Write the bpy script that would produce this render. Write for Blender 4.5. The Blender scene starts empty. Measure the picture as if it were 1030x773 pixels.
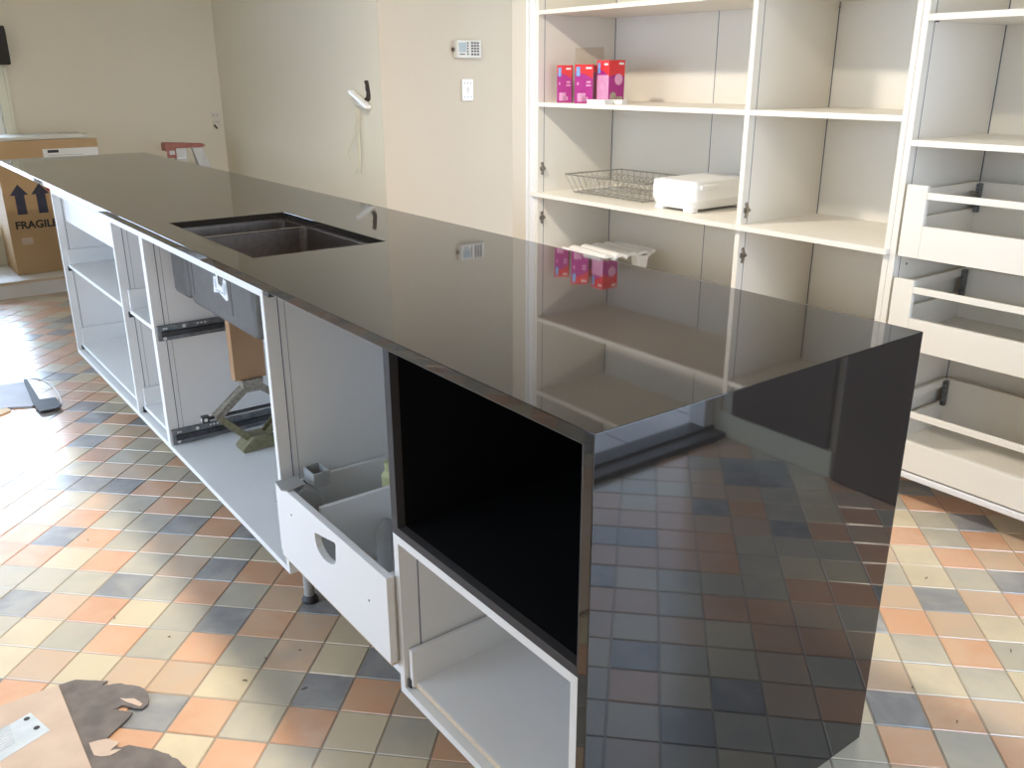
import bpy, bmesh, math, random
from mathutils import Vector, Matrix
random.seed(7)
scn = bpy.context.scene
COL = scn.collection
PI = math.pi

# ------------------------------------------------------------------ materials
def mat(name, color, rough=0.5, metal=0.0, noise=None, bump=None, coat=0.0, ior=1.45, spec=0.5, rnoise=None, coatr=0.05):
    m = bpy.data.materials.new(name); m.use_nodes = True
    nt = m.node_tree; b = nt.nodes['Principled BSDF']
    b.inputs['Base Color'].default_value = (*color, 1)
    b.inputs['Roughness'].default_value = rough
    b.inputs['Metallic'].default_value = metal
    b.inputs['IOR'].default_value = ior
    b.inputs['Specular IOR Level'].default_value = spec
    b.inputs['Coat Weight'].default_value = coat
    b.inputs['Coat Roughness'].default_value = coatr
    tc = nt.nodes.new('ShaderNodeTexCoord')
    if noise:   # (scale, amount, second colour)
        n = nt.nodes.new('ShaderNodeTexNoise'); n.inputs['Scale'].default_value = noise[0]; n.inputs['Detail'].default_value = 5
        nt.links.new(tc.outputs['Object'], n.inputs['Vector'])
        r = nt.nodes.new('ShaderNodeValToRGB'); r.color_ramp.elements[0].position = .35; r.color_ramp.elements[1].position = .65
        r.color_ramp.elements[0].color = (*color, 1); r.color_ramp.elements[1].color = (*noise[1], 1)
        nt.links.new(n.outputs['Fac'], r.inputs['Fac']); nt.links.new(r.outputs['Color'], b.inputs['Base Color'])
    if bump:    # (scale, strength)
        n2 = nt.nodes.new('ShaderNodeTexNoise'); n2.inputs['Scale'].default_value = bump[0]; n2.inputs['Detail'].default_value = 3
        nt.links.new(tc.outputs['Object'], n2.inputs['Vector'])
        bp = nt.nodes.new('ShaderNodeBump'); bp.inputs['Strength'].default_value = bump[1]; bp.inputs['Distance'].default_value = .002
        nt.links.new(n2.outputs['Fac'], bp.inputs['Height']); nt.links.new(bp.outputs['Normal'], b.inputs['Normal'])
    if rnoise:  # (scale, lo, hi)
        n3 = nt.nodes.new('ShaderNodeTexNoise'); n3.inputs['Scale'].default_value = rnoise[0]
        nt.links.new(tc.outputs['Object'], n3.inputs['Vector'])
        mr = nt.nodes.new('ShaderNodeMapRange'); mr.inputs['To Min'].default_value = rnoise[1]; mr.inputs['To Max'].default_value = rnoise[2]
        nt.links.new(n3.outputs['Fac'], mr.inputs['Value']); nt.links.new(mr.outputs['Result'], b.inputs['Roughness'])
    return m

M = dict(
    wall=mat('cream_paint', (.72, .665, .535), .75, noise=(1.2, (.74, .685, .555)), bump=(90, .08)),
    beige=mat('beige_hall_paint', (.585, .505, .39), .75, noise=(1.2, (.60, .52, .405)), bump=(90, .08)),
    nib=mat('pale_paint', (.64, .58, .48), .6, bump=(90, .05)),
    ceil=mat('ceiling_paint', (.74, .72, .66), .8, bump=(60, .08)),
    trim=mat('gloss_trim_paint', (.70, .68, .52), .35, bump=(30, .03)),
    white=mat('white_board', (.73, .725, .71), .52, noise=(3, (.77, .765, .75)), bump=(400, .02)),
    pwhite=mat('pantry_board', (.76, .72, .64), .38, noise=(3, (.78, .74, .66)), bump=(400, .02)),
    lip=mat('white_edge_tape', (.77, .765, .755), .5, bump=(300, .02)),
    joint=mat('dark_joint', (.09, .11, .15), .6, noise=(40, (.12, .14, .19))),
    stone=mat('polished_stone', (.0135, .012, .011), .03, ior=1.58, noise=(900, (.021, .019, .0175)), rnoise=(8, .02, .045)),
    blackin=mat('matt_black_lining', (.005, .005, .006), .9, spec=.15, noise=(200, (.006, .006, .007))),
    charcoal=mat('charcoal_frame', (.042, .040, .042), .6, bump=(200, .04)),
    steel=mat('brushed_steel', (.19, .165, .145), .33, metal=1, noise=(60, (.23, .20, .175)), rnoise=(120, .26, .42)),
    steelout=mat('sprayed_sink_underside', (.085, .079, .07), .55, metal=.3, noise=(30, (.105, .097, .087)), bump=(500, .15)),
    slide=mat('zinc_slide', (.16, .17, .18), .38, metal=.8, noise=(50, (.26, .27, .28))),
    slidedark=mat('dark_slide', (.05, .052, .056), .4, metal=.6, noise=(50, (.08, .08, .085))),
    hinge=mat('nickel_hinge', (.42, .38, .32), .35, metal=.9, noise=(90, (.25, .22, .18))),
    greyplastic=mat('grey_plastic', (.33, .33, .32), .45, noise=(20, (.37, .37, .36))),
    darkplastic=mat('dark_plastic', (.03, .03, .032), .5, noise=(80, (.05, .05, .05))),
    olive=mat('olive_jack_paint', (.17, .155, .075), .5, metal=.2, noise=(70, (.26, .235, .15)), bump=(150, .3)),
    dirty=mat('worn_jack_steel', (.22, .185, .14), .5, metal=.4, noise=(90, (.33, .30, .25)), bump=(150, .3)),
    timber=mat('prop_timber', (.33, .19, .095), .6, noise=(9, (.38, .225, .115)), bump=(60, .1)),
    mdf=mat('raw_board_edge', (.62, .50, .36), .8, noise=(120, (.68, .56, .42))),
    card=mat('corrugated_card', (.43, .285, .145), .75, noise=(6, (.46, .31, .165)), bump=(70, .12)),
    cardpale=mat('pale_card', (.56, .44, .35), .8, noise=(14, (.50, .385, .305)), bump=(60, .15)),
    torn=mat('torn_grey_backing', (.125, .108, .10), .85, noise=(18, (.19, .165, .15)), bump=(80, .5)),
    tancard=mat('tan_card', (.60, .52, .42), .7, noise=(10, (.63, .55, .45))),
    foam=mat('foam_sheet', (.66, .65, .58), .7, bump=(200, .3)),
    ink=mat('navy_ink', (.025, .028, .055), .6, noise=(60, (.035, .038, .07))),
    inkb=mat('black_ink', (.02, .02, .02), .6, noise=(60, (.03, .03, .03))),
    paper=mat('white_paper', (.72, .72, .70), .6, bump=(100, .1)),
    paperblue=mat('pale_blue_paper', (.44, .51, .55), .5, noise=(25, (.56, .60, .63))),
    papergrey=mat('grey_print', (.36, .39, .42), .6, noise=(90, (.48, .51, .54))),
    magenta=mat('magenta_print', (.36, .022, .20), .4, noise=(25, (.40, .026, .23))),
    magentad=mat('dark_magenta_print', (.24, .012, .12), .4, noise=(25, (.28, .015, .14))),
    red=mat('red_print', (.62, .03, .035), .4, noise=(25, (.66, .035, .04))),
    blue=mat('blue_print', (.10, .27, .60), .4, noise=(60, (.25, .42, .70))),
    pink=mat('pink_print', (.62, .27, .45), .4, noise=(60, (.66, .33, .50))),
    taupe=mat('taupe_print', (.30, .24, .18), .5, noise=(90, (.45, .38, .3))),
    wire=mat('zinc_wire', (.36, .35, .33), .3, metal=.9, noise=(60, (.5, .49, .46))),
    tub=mat('white_plastic', (.88, .87, .85), .28, noise=(4, (.9, .89, .87)), coat=.2),
    lime=mat('yellow_plastic', (.48, .47, .25), .5, noise=(20, (.52, .51, .28))),
    keypad=mat('ivory_plastic', (.66, .62, .54), .4, noise=(20, (.68, .64, .56))),
    lcd=mat('grey_lcd', (.32, .36, .33), .25, noise=(20, (.35, .39, .36))),
    button=mat('brown_button', (.10, .07, .055), .5, noise=(40, (.13, .09, .07))),
    redplastic=mat('red_plastic', (.40, .07, .06), .5, noise=(20, (.45, .10, .08))),
    fadedred=mat('faded_red_plastic', (.30, .105, .085), .6, noise=(20, (.36, .15, .12))),
    alu=mat('matt_aluminium', (.50, .49, .47), .45, metal=.6, noise=(15, (.56, .55, .53))),
    blind=mat('dark_blind', (.035, .032, .03), .8, bump=(200, .3)),
    cable=mat('cream_cable', (.62, .56, .40), .5, noise=(30, (.66, .6, .45))),
    hole=mat('broken_plaster_hole', (.018, .014, .012), .9, noise=(120, (.07, .05, .04))),
    slate=mat('grey_slate_sheet', (.20, .19, .21), .5, noise=(10, (.24, .23, .25))),
    rubber=mat('black_rubber', (.035, .033, .034), .6, noise=(40, (.05, .048, .05))),
    debris=mat('brown_debris', (.13, .08, .05), .9, noise=(200, (.2, .13, .08))),
    pave=mat('outdoor_paver', (.54, .52, .52), .8, noise=(3, (.62, .60, .59)), bump=(40, .3)),
    track=mat('dark_door_track', (.05, .045, .042), .5, noise=(30, (.08, .07, .065))),
    brown=mat('brown_stained_door', (.09, .055, .035), .45, noise=(3, (.12, .075, .05))),
)
def glass_mat():
    m = bpy.data.materials.new('window_glass'); m.use_nodes = True
    nt = m.node_tree; nt.nodes.clear()
    o = nt.nodes.new('ShaderNodeOutputMaterial'); t = nt.nodes.new('ShaderNodeBsdfTransparent'); g = nt.nodes.new('ShaderNodeBsdfGlossy')
    t.inputs['Color'].default_value = (.95, .97, .98, 1); g.inputs['Roughness'].default_value = .01
    f = nt.nodes.new('ShaderNodeFresnel'); f.inputs['IOR'].default_value = 1.45
    x = nt.nodes.new('ShaderNodeMixShader')
    nt.links.new(f.outputs[0], x.inputs[0]); nt.links.new(t.outputs[0], x.inputs[1]); nt.links.new(g.outputs[0], x.inputs[2])
    nt.links.new(x.outputs[0], o.inputs[0]); return m
M['glass'] = glass_mat()
def emit_mat(name, color, s):
    m = bpy.data.materials.new(name); m.use_nodes = True
    b = m.node_tree.nodes['Principled BSDF']
    b.inputs['Base Color'].default_value = (*color, 1)
    b.inputs['Emission Color'].default_value = (*color, 1); b.inputs['Emission Strength'].default_value = s
    return m
M['lampglow'] = emit_mat('lamp_diffuser', (1, .88, .70), 8)

# ------------------------------------------------------------------ mesh helpers
class Geo:
    def __init__(s): s.bm = bmesh.new()
    def box(s, x0, x1, y0, y1, z0, z1):
        x0, x1 = min(x0, x1), max(x0, x1); y0, y1 = min(y0, y1), max(y0, y1); z0, z1 = min(z0, z1), max(z0, z1)
        v = [s.bm.verts.new(c) for c in ((x0,y0,z0),(x1,y0,z0),(x1,y1,z0),(x0,y1,z0),(x0,y0,z1),(x1,y0,z1),(x1,y1,z1),(x0,y1,z1))]
        for f in ((3,2,1,0),(4,5,6,7),(0,1,5,4),(1,2,6,5),(2,3,7,6),(3,0,4,7)): s.bm.faces.new([v[i] for i in f])
        return s
    def hexa(s, bot, top):
        v = [s.bm.verts.new(c) for c in bot + top]
        for f in ((3,2,1,0),(4,5,6,7),(0,1,5,4),(1,2,6,5),(2,3,7,6),(3,0,4,7)): s.bm.faces.new([v[i] for i in f])
        return s
    def bar(s, a, b, w, h, up=(0,0,1)):     # rectangular bar from a to b
        a, b = Vector(a), Vector(b); d = (b-a).normalized(); u = Vector(up)
        r = d.cross(u)
        if r.length < 1e-4: r = d.cross(Vector((1,0,0)))
        r.normalize(); u = r.cross(d).normalized()
        P = lambda c: [c-r*w/2-u*h/2, c+r*w/2-u*h/2, c+r*w/2+u*h/2, c-r*w/2+u*h/2]
        s.hexa([tuple(p) for p in P(a)], [tuple(p) for p in P(b)]); return s
    def tube(s, pts, r, n=8):
        pts = [Vector(p) for p in pts]; rings = []
        prev = None
        for i, p in enumerate(pts):
            d = (pts[min(i+1, len(pts)-1)] - pts[max(i-1, 0)]).normalized()
            if prev is None:
                x = d.cross(Vector((0,0,1)));
                if x.length < 1e-3: x = d.cross(Vector((1,0,0)))
            else: x = prev - d*prev.dot(d)
            x.normalize(); prev = x; y = d.cross(x)
            rr = r[i] if isinstance(r, (list, tuple)) else r
            rings.append([s.bm.verts.new(p + x*math.cos(2*PI*k/n)*rr + y*math.sin(2*PI*k/n)*rr) for k in range(n)])
        for a, b in zip(rings, rings[1:]):
            for k in range(n): s.bm.faces.new((a[k], a[(k+1)%n], b[(k+1)%n], b[k]))
        s.bm.faces.new(rings[0][::-1]); s.bm.faces.new(rings[-1]); return s
    def prism(s, poly, axis, a, b):         # poly of 2-tuples in the plane normal to axis, extruded a..b
        def P(p, t): return {'x': (t, p[0], p[1]), 'y': (p[0], t, p[1]), 'z': (p[0], p[1], t)}[axis]
        A = [s.bm.verts.new(P(p, a)) for p in poly]; B = [s.bm.verts.new(P(p, b)) for p in poly]; n = len(poly)
        s.bm.faces.new(A[::-1]); s.bm.faces.new(B)
        for i in range(n): s.bm.faces.new((A[i], A[(i+1)%n], B[(i+1)%n], B[i]))
        return s
    def cells(s, xs, ys, zs, occ):          # manifold surface of the occupied grid cells
        V = {}
        def v(i, j, k):
            if (i,j,k) not in V: V[(i,j,k)] = s.bm.verts.new((xs[i], ys[j], zs[k]))
            return V[(i,j,k)]
        nx, ny, nz = len(xs)-1, len(ys)-1, len(zs)-1
        O = lambda i,j,k: 0 <= i < nx and 0 <= j < ny and 0 <= k < nz and occ(i,j,k)
        for i in range(nx):
            for j in range(ny):
                for k in range(nz):
                    if not O(i,j,k): continue
                    if not O(i-1,j,k): s.bm.faces.new((v(i,j,k), v(i,j,k+1), v(i,j+1,k+1), v(i,j+1,k)))
                    if not O(i+1,j,k): s.bm.faces.new((v(i+1,j,k), v(i+1,j+1,k), v(i+1,j+1,k+1), v(i+1,j,k+1)))
                    if not O(i,j-1,k): s.bm.faces.new((v(i,j,k), v(i+1,j,k), v(i+1,j,k+1), v(i,j,k+1)))
                    if not O(i,j+1,k): s.bm.faces.new((v(i,j+1,k), v(i,j+1,k+1), v(i+1,j+1,k+1), v(i+1,j+1,k)))
                    if not O(i,j,k-1): s.bm.faces.new((v(i,j,k), v(i,j+1,k), v(i+1,j+1,k), v(i+1,j,k)))
                    if not O(i,j,k+1): s.bm.faces.new((v(i,j,k+1), v(i+1,j,k+1), v(i+1,j+1,k+1), v(i,j+1,k+1)))
        return s
    def disc(s, c, r, axis, t, n=20):
        i = 'xyz'.index(axis); o = [k for k in range(3) if k != i]
        poly = [(c[o[0]]+r*math.cos(2*PI*k/n), c[o[1]]+r*math.sin(2*PI*k/n)) for k in range(n)]
        return s.prism(poly, axis, c[i], c[i]+t)

ORG = {}
def setp(o, **k):
    for a, b in k.items(): o[a] = b
def thing(name, label, cat, loc=(0,0,0), group=None):
    o = bpy.data.objects.new(name, None); COL.objects.link(o); o.location = loc; o.empty_display_size = .05
    o['label'] = label; o['category'] = cat
    if group: o['group'] = group
    ORG[o.name] = Vector(loc); return o
def obj(name, g, m, parent=None, bevel=0, smooth=False, kind=None, label=None, seg=2, cat=None, group=None, local=False):
    bm = g.bm; bmesh.ops.recalc_face_normals(bm, faces=bm.faces)
    org = Vector((0,0,0))
    if parent is not None: org = ORG[parent.name]
    elif not local and cat:            # a thing that is one mesh: origin at its base
        xs = [v.co for v in bm.verts]
        org = Vector((sum(c.x for c in xs)/len(xs), sum(c.y for c in xs)/len(xs), min(c.z for c in xs)))
    if parent is not None and local: org2 = Vector((0,0,0))
    else: org2 = org
    bmesh.ops.translate(bm, verts=bm.verts, vec=-org2)
    me = bpy.data.meshes.new(name); bm.to_mesh(me); bm.free()
    if smooth:
        for p in me.polygons: p.use_smooth = True
    me.materials.append(m)
    o = bpy.data.objects.new(name, me); COL.objects.link(o)
    if parent is not None: o.parent = parent
    else: o.location = org2
    ORG[o.name] = org
    if bevel:
        b = o.modifiers.new('edge', 'BEVEL'); b.width = bevel; b.segments = seg; b.limit_method = 'ANGLE'; b.angle_limit = math.radians(40)
        b.harden_normals = False
    if kind: o['kind'] = kind
    if label: o['label'] = label
    if cat: o['category'] = cat
    if group: o['group'] = group
    return o
def struct(name, g, m, bevel=0, parent=None): return obj(name, g, m, parent=parent, bevel=bevel, kind='structure' if parent is None else None)
def B(*a): return Geo().box(*a)
def dup(root, loc=None, rz=None, label=None):
    r = root.copy(); COL.objects.link(r); ORG[r.name] = Vector(loc) if loc is not None else ORG[root.name]
    if loc is not None: r.location = loc
    if rz is not None: r.rotation_euler = (0,0,rz)
    if label: r['label'] = label
    def rec(src, dst):
        for ch in list(src.children):
            c = ch.copy(); COL.objects.link(c); c.parent = dst; ORG[c.name] = ORG[r.name]; rec(ch, c)
    rec(root, r); return r
def text_geo(s, size, thick=.0006):      # lettering in the local xz plane, facing -y
    cu = bpy.data.curves.new('lettering', 'FONT'); cu.body = s; cu.size = size; cu.extrude = thick/2; cu.offset = size*.035
    t = bpy.data.objects.new('lettering', cu); COL.objects.link(t)
    bpy.context.view_layer.update()
    me = bpy.data.meshes.new_from_object(t.evaluated_get(bpy.context.evaluated_depsgraph_get()))
    g = Geo(); g.bm.from_mesh(me)
    COL.objects.unlink(t); bpy.data.objects.remove(t); bpy.data.meshes.remove(me)
    return g

# ------------------------------------------------------------------ camera (from vanishing points, 1030 x 773)
F = 885.28; yaw, pit, rol = map(math.radians, (53.283, 19.4092, -.1935))
fw = Vector((-math.sin(yaw)*math.cos(pit), math.cos(yaw)*math.cos(pit), -math.sin(pit)))
rt = Vector((math.cos(yaw), math.sin(yaw), 0)); up = rt.cross(fw)
r2 = rt*math.cos(rol) + up*math.sin(rol); u2 = -rt*math.sin(rol) + up*math.cos(rol)
cd = bpy.data.cameras.new('camera'); cam = bpy.data.objects.new('camera', cd); COL.objects.link(cam)
cam.matrix_world = Matrix(((r2.x, u2.x, -fw.x, .775), (r2.y, u2.y, -fw.y, -.7099), (r2.z, u2.z, -fw.z, 1.3375), (0,0,0,1)))
cd.sensor_width = 36; cd.lens = F*36/1030; cd.clip_start = .02; scn.camera = cam

# ------------------------------------------------------------------ setting
XL, YM, XR, XE, YF, ZC = -6.10, 1.70, -3.62, 1.30, -1.90, 2.45
T = .12
# floor: tiles on a 45 degree grid, each tile its own face with its own glaze
A45 = math.radians(45.15); S = .117; U0, V0 = .0174, .0197
codes = {
 (-7,2):'O',(-7,3):'G',(-7,4):'G',(-7,5):'T',(-7,6):'T',(-7,7):'B',
 (-6,2):'G',(-6,3):'O',(-6,4):'B',(-6,5):'C',(-6,6):'C',(-5,3):'C',(-5,4):'O',(-5,2):'C',(-4,3):'G',
 (-8,2):'C',(-8,3):'O',(-8,4):'C',(-8,5):'G',(-8,6):'O',(-8,7):'T',
 (-9,2):'O',(-9,3):'B',(-9,4):'T',(-9,5):'O',(-9,6):'B',(-9,7):'G',(-9,8):'O',
 (-10,2):'C',(-10,3):'O',(-10,4):'T',(-10,5):'G',(-10,6):'G',(-10,7):'O',(-10,8):'B',(-10,9):'G',
 (-11,3):'C',(-11,4):'C',(-11,5):'O',(-11,6):'C',(-11,7):'G',(-11,8):'T',(-11,9):'C',(-11,10):'O',
 (-12,3):'O',(-12,4):'T',(-12,5):'G',(-12,6):'O',(-12,7):'B',(-12,8):'G',(-12,9):'T',(-12,10):'B',(-12,11):'G',
 (-13,4):'C',(-13,5):'C',(-13,6):'T',(-13,7):'G',(-13,8):'O',(-13,9):'G',(-13,10):'G',(-13,11):'O',(-13,12):'T',
 (-14,6):'B',(-14,7):'G',(-14,8):'C',(-14,9):'O',(-14,10):'G',(-14,11):'G',(-14,12):'O',(-14,13):'G',
 (-15,7):'G',(-15,8):'O',(-15,9):'B',(-15,10):'O',(-15,11):'T',(-15,12):'B',(-15,13):'T',
 (-16,9):'O',(-16,10):'T',(-16,11):'G',(-16,12):'B',(-16,13):'T',(-17,11):'T',(-17,12):'B',(-17,13):'G',(-17,14):'O',
 (4,4):'G',(5,4):'O',(5,5):'B',(5,6):'T',(5,7):'C',(5,8):'B',
 (6,4):'G',(6,5):'O',(6,6):'C',(6,7):'G',(6,8):'O',(6,9):'T',(6,10):'G',(6,11):'T',(6,12):'C',(6,13):'O',
 (7,4):'O',(7,5):'T',(7,6):'G',(7,7):'O',(7,8):'T',(7,9):'B',(7,10):'C',(7,11):'C',(7,12):'O',(7,13):'C',(7,14):'G',
 (8,7):'G',(8,8):'C',(8,9):'T',(8,10):'G',(8,11):'O',(8,12):'G',(8,13):'G',(8,14):'O',
 (9,10):'B',(9,11):'T',(9,12):'O',(9,13):'B',(9,14):'O',(9,15):'T',(10,12):'T',(10,13):'C',(10,14):'O'}
pal = {'O': (.64,.35,.20), 'T': (.62,.43,.28), 'C': (.64,.54,.36), 'G': (.50,.45,.34), 'B': (.23,.235,.24)}
alt = {'O': (.66,.42,.26), 'T': (.54,.42,.30), 'C': (.58,.49,.34), 'G': (.42,.39,.32), 'B': (.38,.37,.34)}
bm = bmesh.new()
la = bm.faces.layers.int.new('code'); lr = bm.faces.layers.float.new('rnd')
ca, sa = math.cos(A45), math.sin(A45)
W = lambda u, v, z: (u*ca - v*sa, u*sa + v*ca, z)
g_ = .0028; keys = 'OTCGB'
for i in range(-70, 50):
    for j in range(-40, 70):
        cx, cy, _ = W((i+.5)*S+U0, (j+.5)*S+V0, 0)
        if not (XL-.08 < cx < XE-.02 and YF-.08 < cy < 3.36): continue
        k = codes.get((i,j)) or random.choices(keys, (.27,.19,.2,.23,.11))[0]
        u, v = i*S+U0, j*S+V0; h = random.uniform(-.0003, .0003)
        o_ = [bm.verts.new(W(a, b, -.0022)) for a, b in ((u+g_*.6,v+g_*.6),(u+S-g_*.6,v+g_*.6),(u+S-g_*.6,v+S-g_*.6),(u+g_*.6,v+S-g_*.6))]
        e = g_*1.15
        t_ = [bm.verts.new(W(a, b, h)) for a, b in ((u+e,v+e),(u+S-e,v+e),(u+S-e,v+S-e),(u+e,v+S-e))]
        rr = random.random()
        for f in [bm.faces.new(t_)] + [bm.faces.new((o_[n], o_[(n+1)%4], t_[(n+1)%4], t_[n])) for n in range(4)]:
            f[la] = keys.index(k); f[lr] = rr
gv = [bm.verts.new(c) for c in ((XL-.1,YF-.1,-.0022),(XE,YF-.1,-.0022),(XE,3.4,-.0022),(XL-.1,3.4,-.0022))]
gf = bm.faces.new(gv); gf[la] = 9; gf[lr] = 0
me = bpy.data.meshes.new('floor')
cc = []; al = []
for f in bm.faces:
    c, a = ((.34,.285,.225), (.34,.285,.225)) if f[la] == 9 else (pal[keys[f[la]]], alt[keys[f[la]]])
    q = .93 + .14*f[lr]
    for _ in f.verts: cc.append((c[0]*q, c[1]*q, c[2]*q, f[lr])); al.append((*a, 1))
bm.to_mesh(me); bm.free()
for nm, dat in (('glaze', cc), ('cloud', al)):
    at = me.color_attributes.new(nm, 'FLOAT_COLOR', 'CORNER')
    for q, d in zip(at.data, dat): q.color = d
fm = bpy.data.materials.new('glazed_floor_tile'); fm.use_nodes = True
nt = fm.node_tree; b = nt.nodes['Principled BSDF']
tc = nt.nodes.new('ShaderNodeTexCoord'); a1 = nt.nodes.new('ShaderNodeVertexColor'); a1.layer_name = 'glaze'
a2 = nt.nodes.new('ShaderNodeVertexColor'); a2.layer_name = 'cloud'
ns = nt.nodes.new('ShaderNodeTexNoise'); ns.noise_dimensions = '4D'; ns.inputs['Scale'].default_value = 9; ns.inputs['Detail'].default_value = 4; ns.inputs['Distortion'].default_value = .6
ml = nt.nodes.new('ShaderNodeMath'); ml.operation = 'MULTIPLY'; ml.inputs[1].default_value = 37
nt.links.new(a1.outputs['Alpha'], ml.inputs[0]); nt.links.new(ml.outputs[0], ns.inputs['W'])
nt.links.new(tc.outputs['Object'], ns.inputs['Vector'])
rp = nt.nodes.new('ShaderNodeValToRGB'); rp.color_ramp.elements[0].position = .42; rp.color_ramp.elements[1].position = .68
nt.links.new(ns.outputs['Fac'], rp.inputs['Fac'])
mx = nt.nodes.new('ShaderNodeMix'); mx.data_type = 'RGBA'
nt.links.new(rp.outputs['Color'], mx.inputs['Factor']); nt.links.new(a1.outputs['Color'], mx.inputs['A']); nt.links.new(a2.outputs['Color'], mx.inputs['B'])
nt.links.new(mx.outputs['Result'], b.inputs['Base Color'])
b.inputs['Roughness'].default_value = .34; b.inputs['IOR'].default_value = 1.6; b.inputs['Coat Weight'].default_value = 1.0; b.inputs['Coat Roughness'].default_value = .17; b.inputs['Coat IOR'].default_value = 1.65
nb = nt.nodes.new('ShaderNodeTexNoise'); nb.inputs['Scale'].default_value = 14
bp = nt.nodes.new('ShaderNodeBump'); bp.inputs['Strength'].default_value = .10; bp.inputs['Distance'].default_value = .004
nt.links.new(tc.outputs['Object'], nb.inputs['Vector']); nt.links.new(nb.outputs['Fac'], bp.inputs['Height']); nt.links.new(bp.outputs['Normal'], b.inputs['Normal'])
me.materials.append(fm)
fo = bpy.data.objects.new('floor', me); COL.objects.link(fo); fo['kind'] = 'structure'

struct('ceiling', B(XL-T, XE+T, YF-T, 3.4+T, ZC, ZC+.1), M['ceil'])
# far wall with window opening
WY0, WY1, WZ0, WZ1 = -1.60, .235, .36, 1.58
struct('wall_left', Geo().cells([XL-T, XL], [YF-T, WY0, WY1, YM+.02], [-.02, WZ0, WZ1, ZC], lambda i,j,k: not (j == 1 and k == 1)), M['wall'])
struct('wall_middle', B(XL-T, XR-.004, YM, 3.4+T, -.02, ZC), M['wall'])
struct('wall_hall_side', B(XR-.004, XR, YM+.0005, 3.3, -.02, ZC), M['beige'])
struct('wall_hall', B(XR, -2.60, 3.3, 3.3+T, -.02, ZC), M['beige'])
struct('wall_back', B(-2.69, XE+T, 2.40, 2.52, -.02, ZC), M['wall'])
# front wall with a wide glazed opening
FX0, FX1, FZ1 = -3.7, -.85, 1.98
GX0, GX1, GZ0 = -.45, .75, 1.15  # second opening, added to let more light onto the low tray
struct('wall_front', Geo().cells([XL-T, FX0, FX1, GX0, GX1, XE+T], [YF-T, YF], [-.02, GZ0, FZ1, ZC], lambda i,j,k: not (i == 1 and k < 2) and not (i == 3 and k == 1)), M['wall'])
RY0, RY1, RZ1 = .15, 1.845, 1.98
struct('wall_right', Geo().cells([XE, XE+T], [YF-T, RY0, RY1, 3.4], [-.02, RZ1, ZC], lambda i,j,k: not (j == 1 and k == 0)), M['wall'])
# glazing
def window(name, axis, c, a0, a1, z0, z1, posts, w=.05, d=.05, mt='white'):
    g = Geo()
    def bx(g, p0, p1, q0, q1, dd):
        if axis == 'x': g.box(c-dd/2, c+dd/2, p0, p1, q0, q1)
        else: g.box(p0, p1, c-dd/2, c+dd/2, q0, q1)
    bx(g, a0, a1, z0, z0+w, d); bx(g, a0, a1, z1-w, z1, d)
    for p in [a0+w/2, a1-w/2] + list(posts): bx(g, p-w/2, p+w/2, z0+w, z1-w, d)
    o = obj(name, g, M[mt], bevel=.002, kind='structure')
    g2 = Geo(); bx(g2, a0+w*.6, a1-w*.6, z0+w*.6, z1-w*.6, .004)
    p = obj('pane', g2, M['glass'], o)
    return o
window('window_1', 'x', XL-.07, WY0, WY1, WZ0, WZ1, [-.99, -.38])
window('window_2', 'y', YF-.06, FX0, FX1, .0, FZ1, [-2.99, -2.275, -1.56], w=.06)
g = Geo()
for y in (RY0+.025, RY1-.025): g.box(XE+.03, XE+.11, y-.025, y+.025, 0, RZ1)
g.box(XE+.03, XE+.11, RY0+.05, RY1-.05, RZ1-.05, RZ1)
struct('trim_5', g, M['white'], bevel=.002)
window('door_1', 'x', XE+.05, RY0+.05, .98, .035, RZ1-.05, [], w=.06, d=.035)
window('added_window', 'y', YF-.06, GX0, GX1, GZ0, FZ1, [.15], w=.06)  # unseen window added to brighten the tray below the black niche
# architrave of the far window
g = Geo(); g.box(XL, XL+.018, WY1-.005, WY1+.062, WZ0-.06, WZ1+.06); g.box(XL+.018, XL+.026, WY1+.042, WY1+.062, WZ0-.06, WZ1+.06)
g.box(XL, XL+.018, WY0-.06, WY0+.005, WZ0-.06, WZ1+.06); g.box(XL, XL+.018, WY0+.005, WY1-.005, WZ1-.005, WZ1+.06)
g.box(XL+.0005, XL+.02, WY0-.06, WY1+.062, WZ0-.09, WZ0-.055)
struct('trim_1', g, M['trim'], bevel=.003)
obj('roller_blind', Geo().prism([(XL+.028, 1.405), (XL+.115, 1.405), (XL+.125, 1.45), (XL+.125, 1.60), (XL+.10, 1.64), (XL+.028, 1.64)], 'y', -1.15, .318),
    M['blind'], bevel=.006, cat='blind', label='dark rolled up blind cut off by the left edge of the photo')
struct('baseboard_left', B(XL, XL+.015, YF, YM, 0, .13), M['trim'], bevel=.003)
struct('baseboard_middle', B(XL+.015, XR+.015, YM-.015, YM, 0, .10), M['trim'], bevel=.003)
struct('baseboard_hall', B(XR, XR+.015, YM, 3.3, 0, .10), M['trim'], bevel=.003)
# pantry end filler, bulkhead side
g = Geo(); g.box(-2.682, -2.568, 1.875, 1.90, 0, ZC); g.box(-2.682, -2.66, 1.90, 2.40, 0, ZC)
struct('trim_2', g, M['nib'], bevel=.002)
g = Geo(); g.box(-2.568, -2.555, 1.868, 1.90, 0, ZC); g.box(-2.555, -2.535, 1.880, 1.90, 0, ZC); g.box(-2.535, -2.5065, 1.872, 1.90, 0, ZC)
struct('trim_3', g, M['lip'], bevel=.001)
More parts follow.
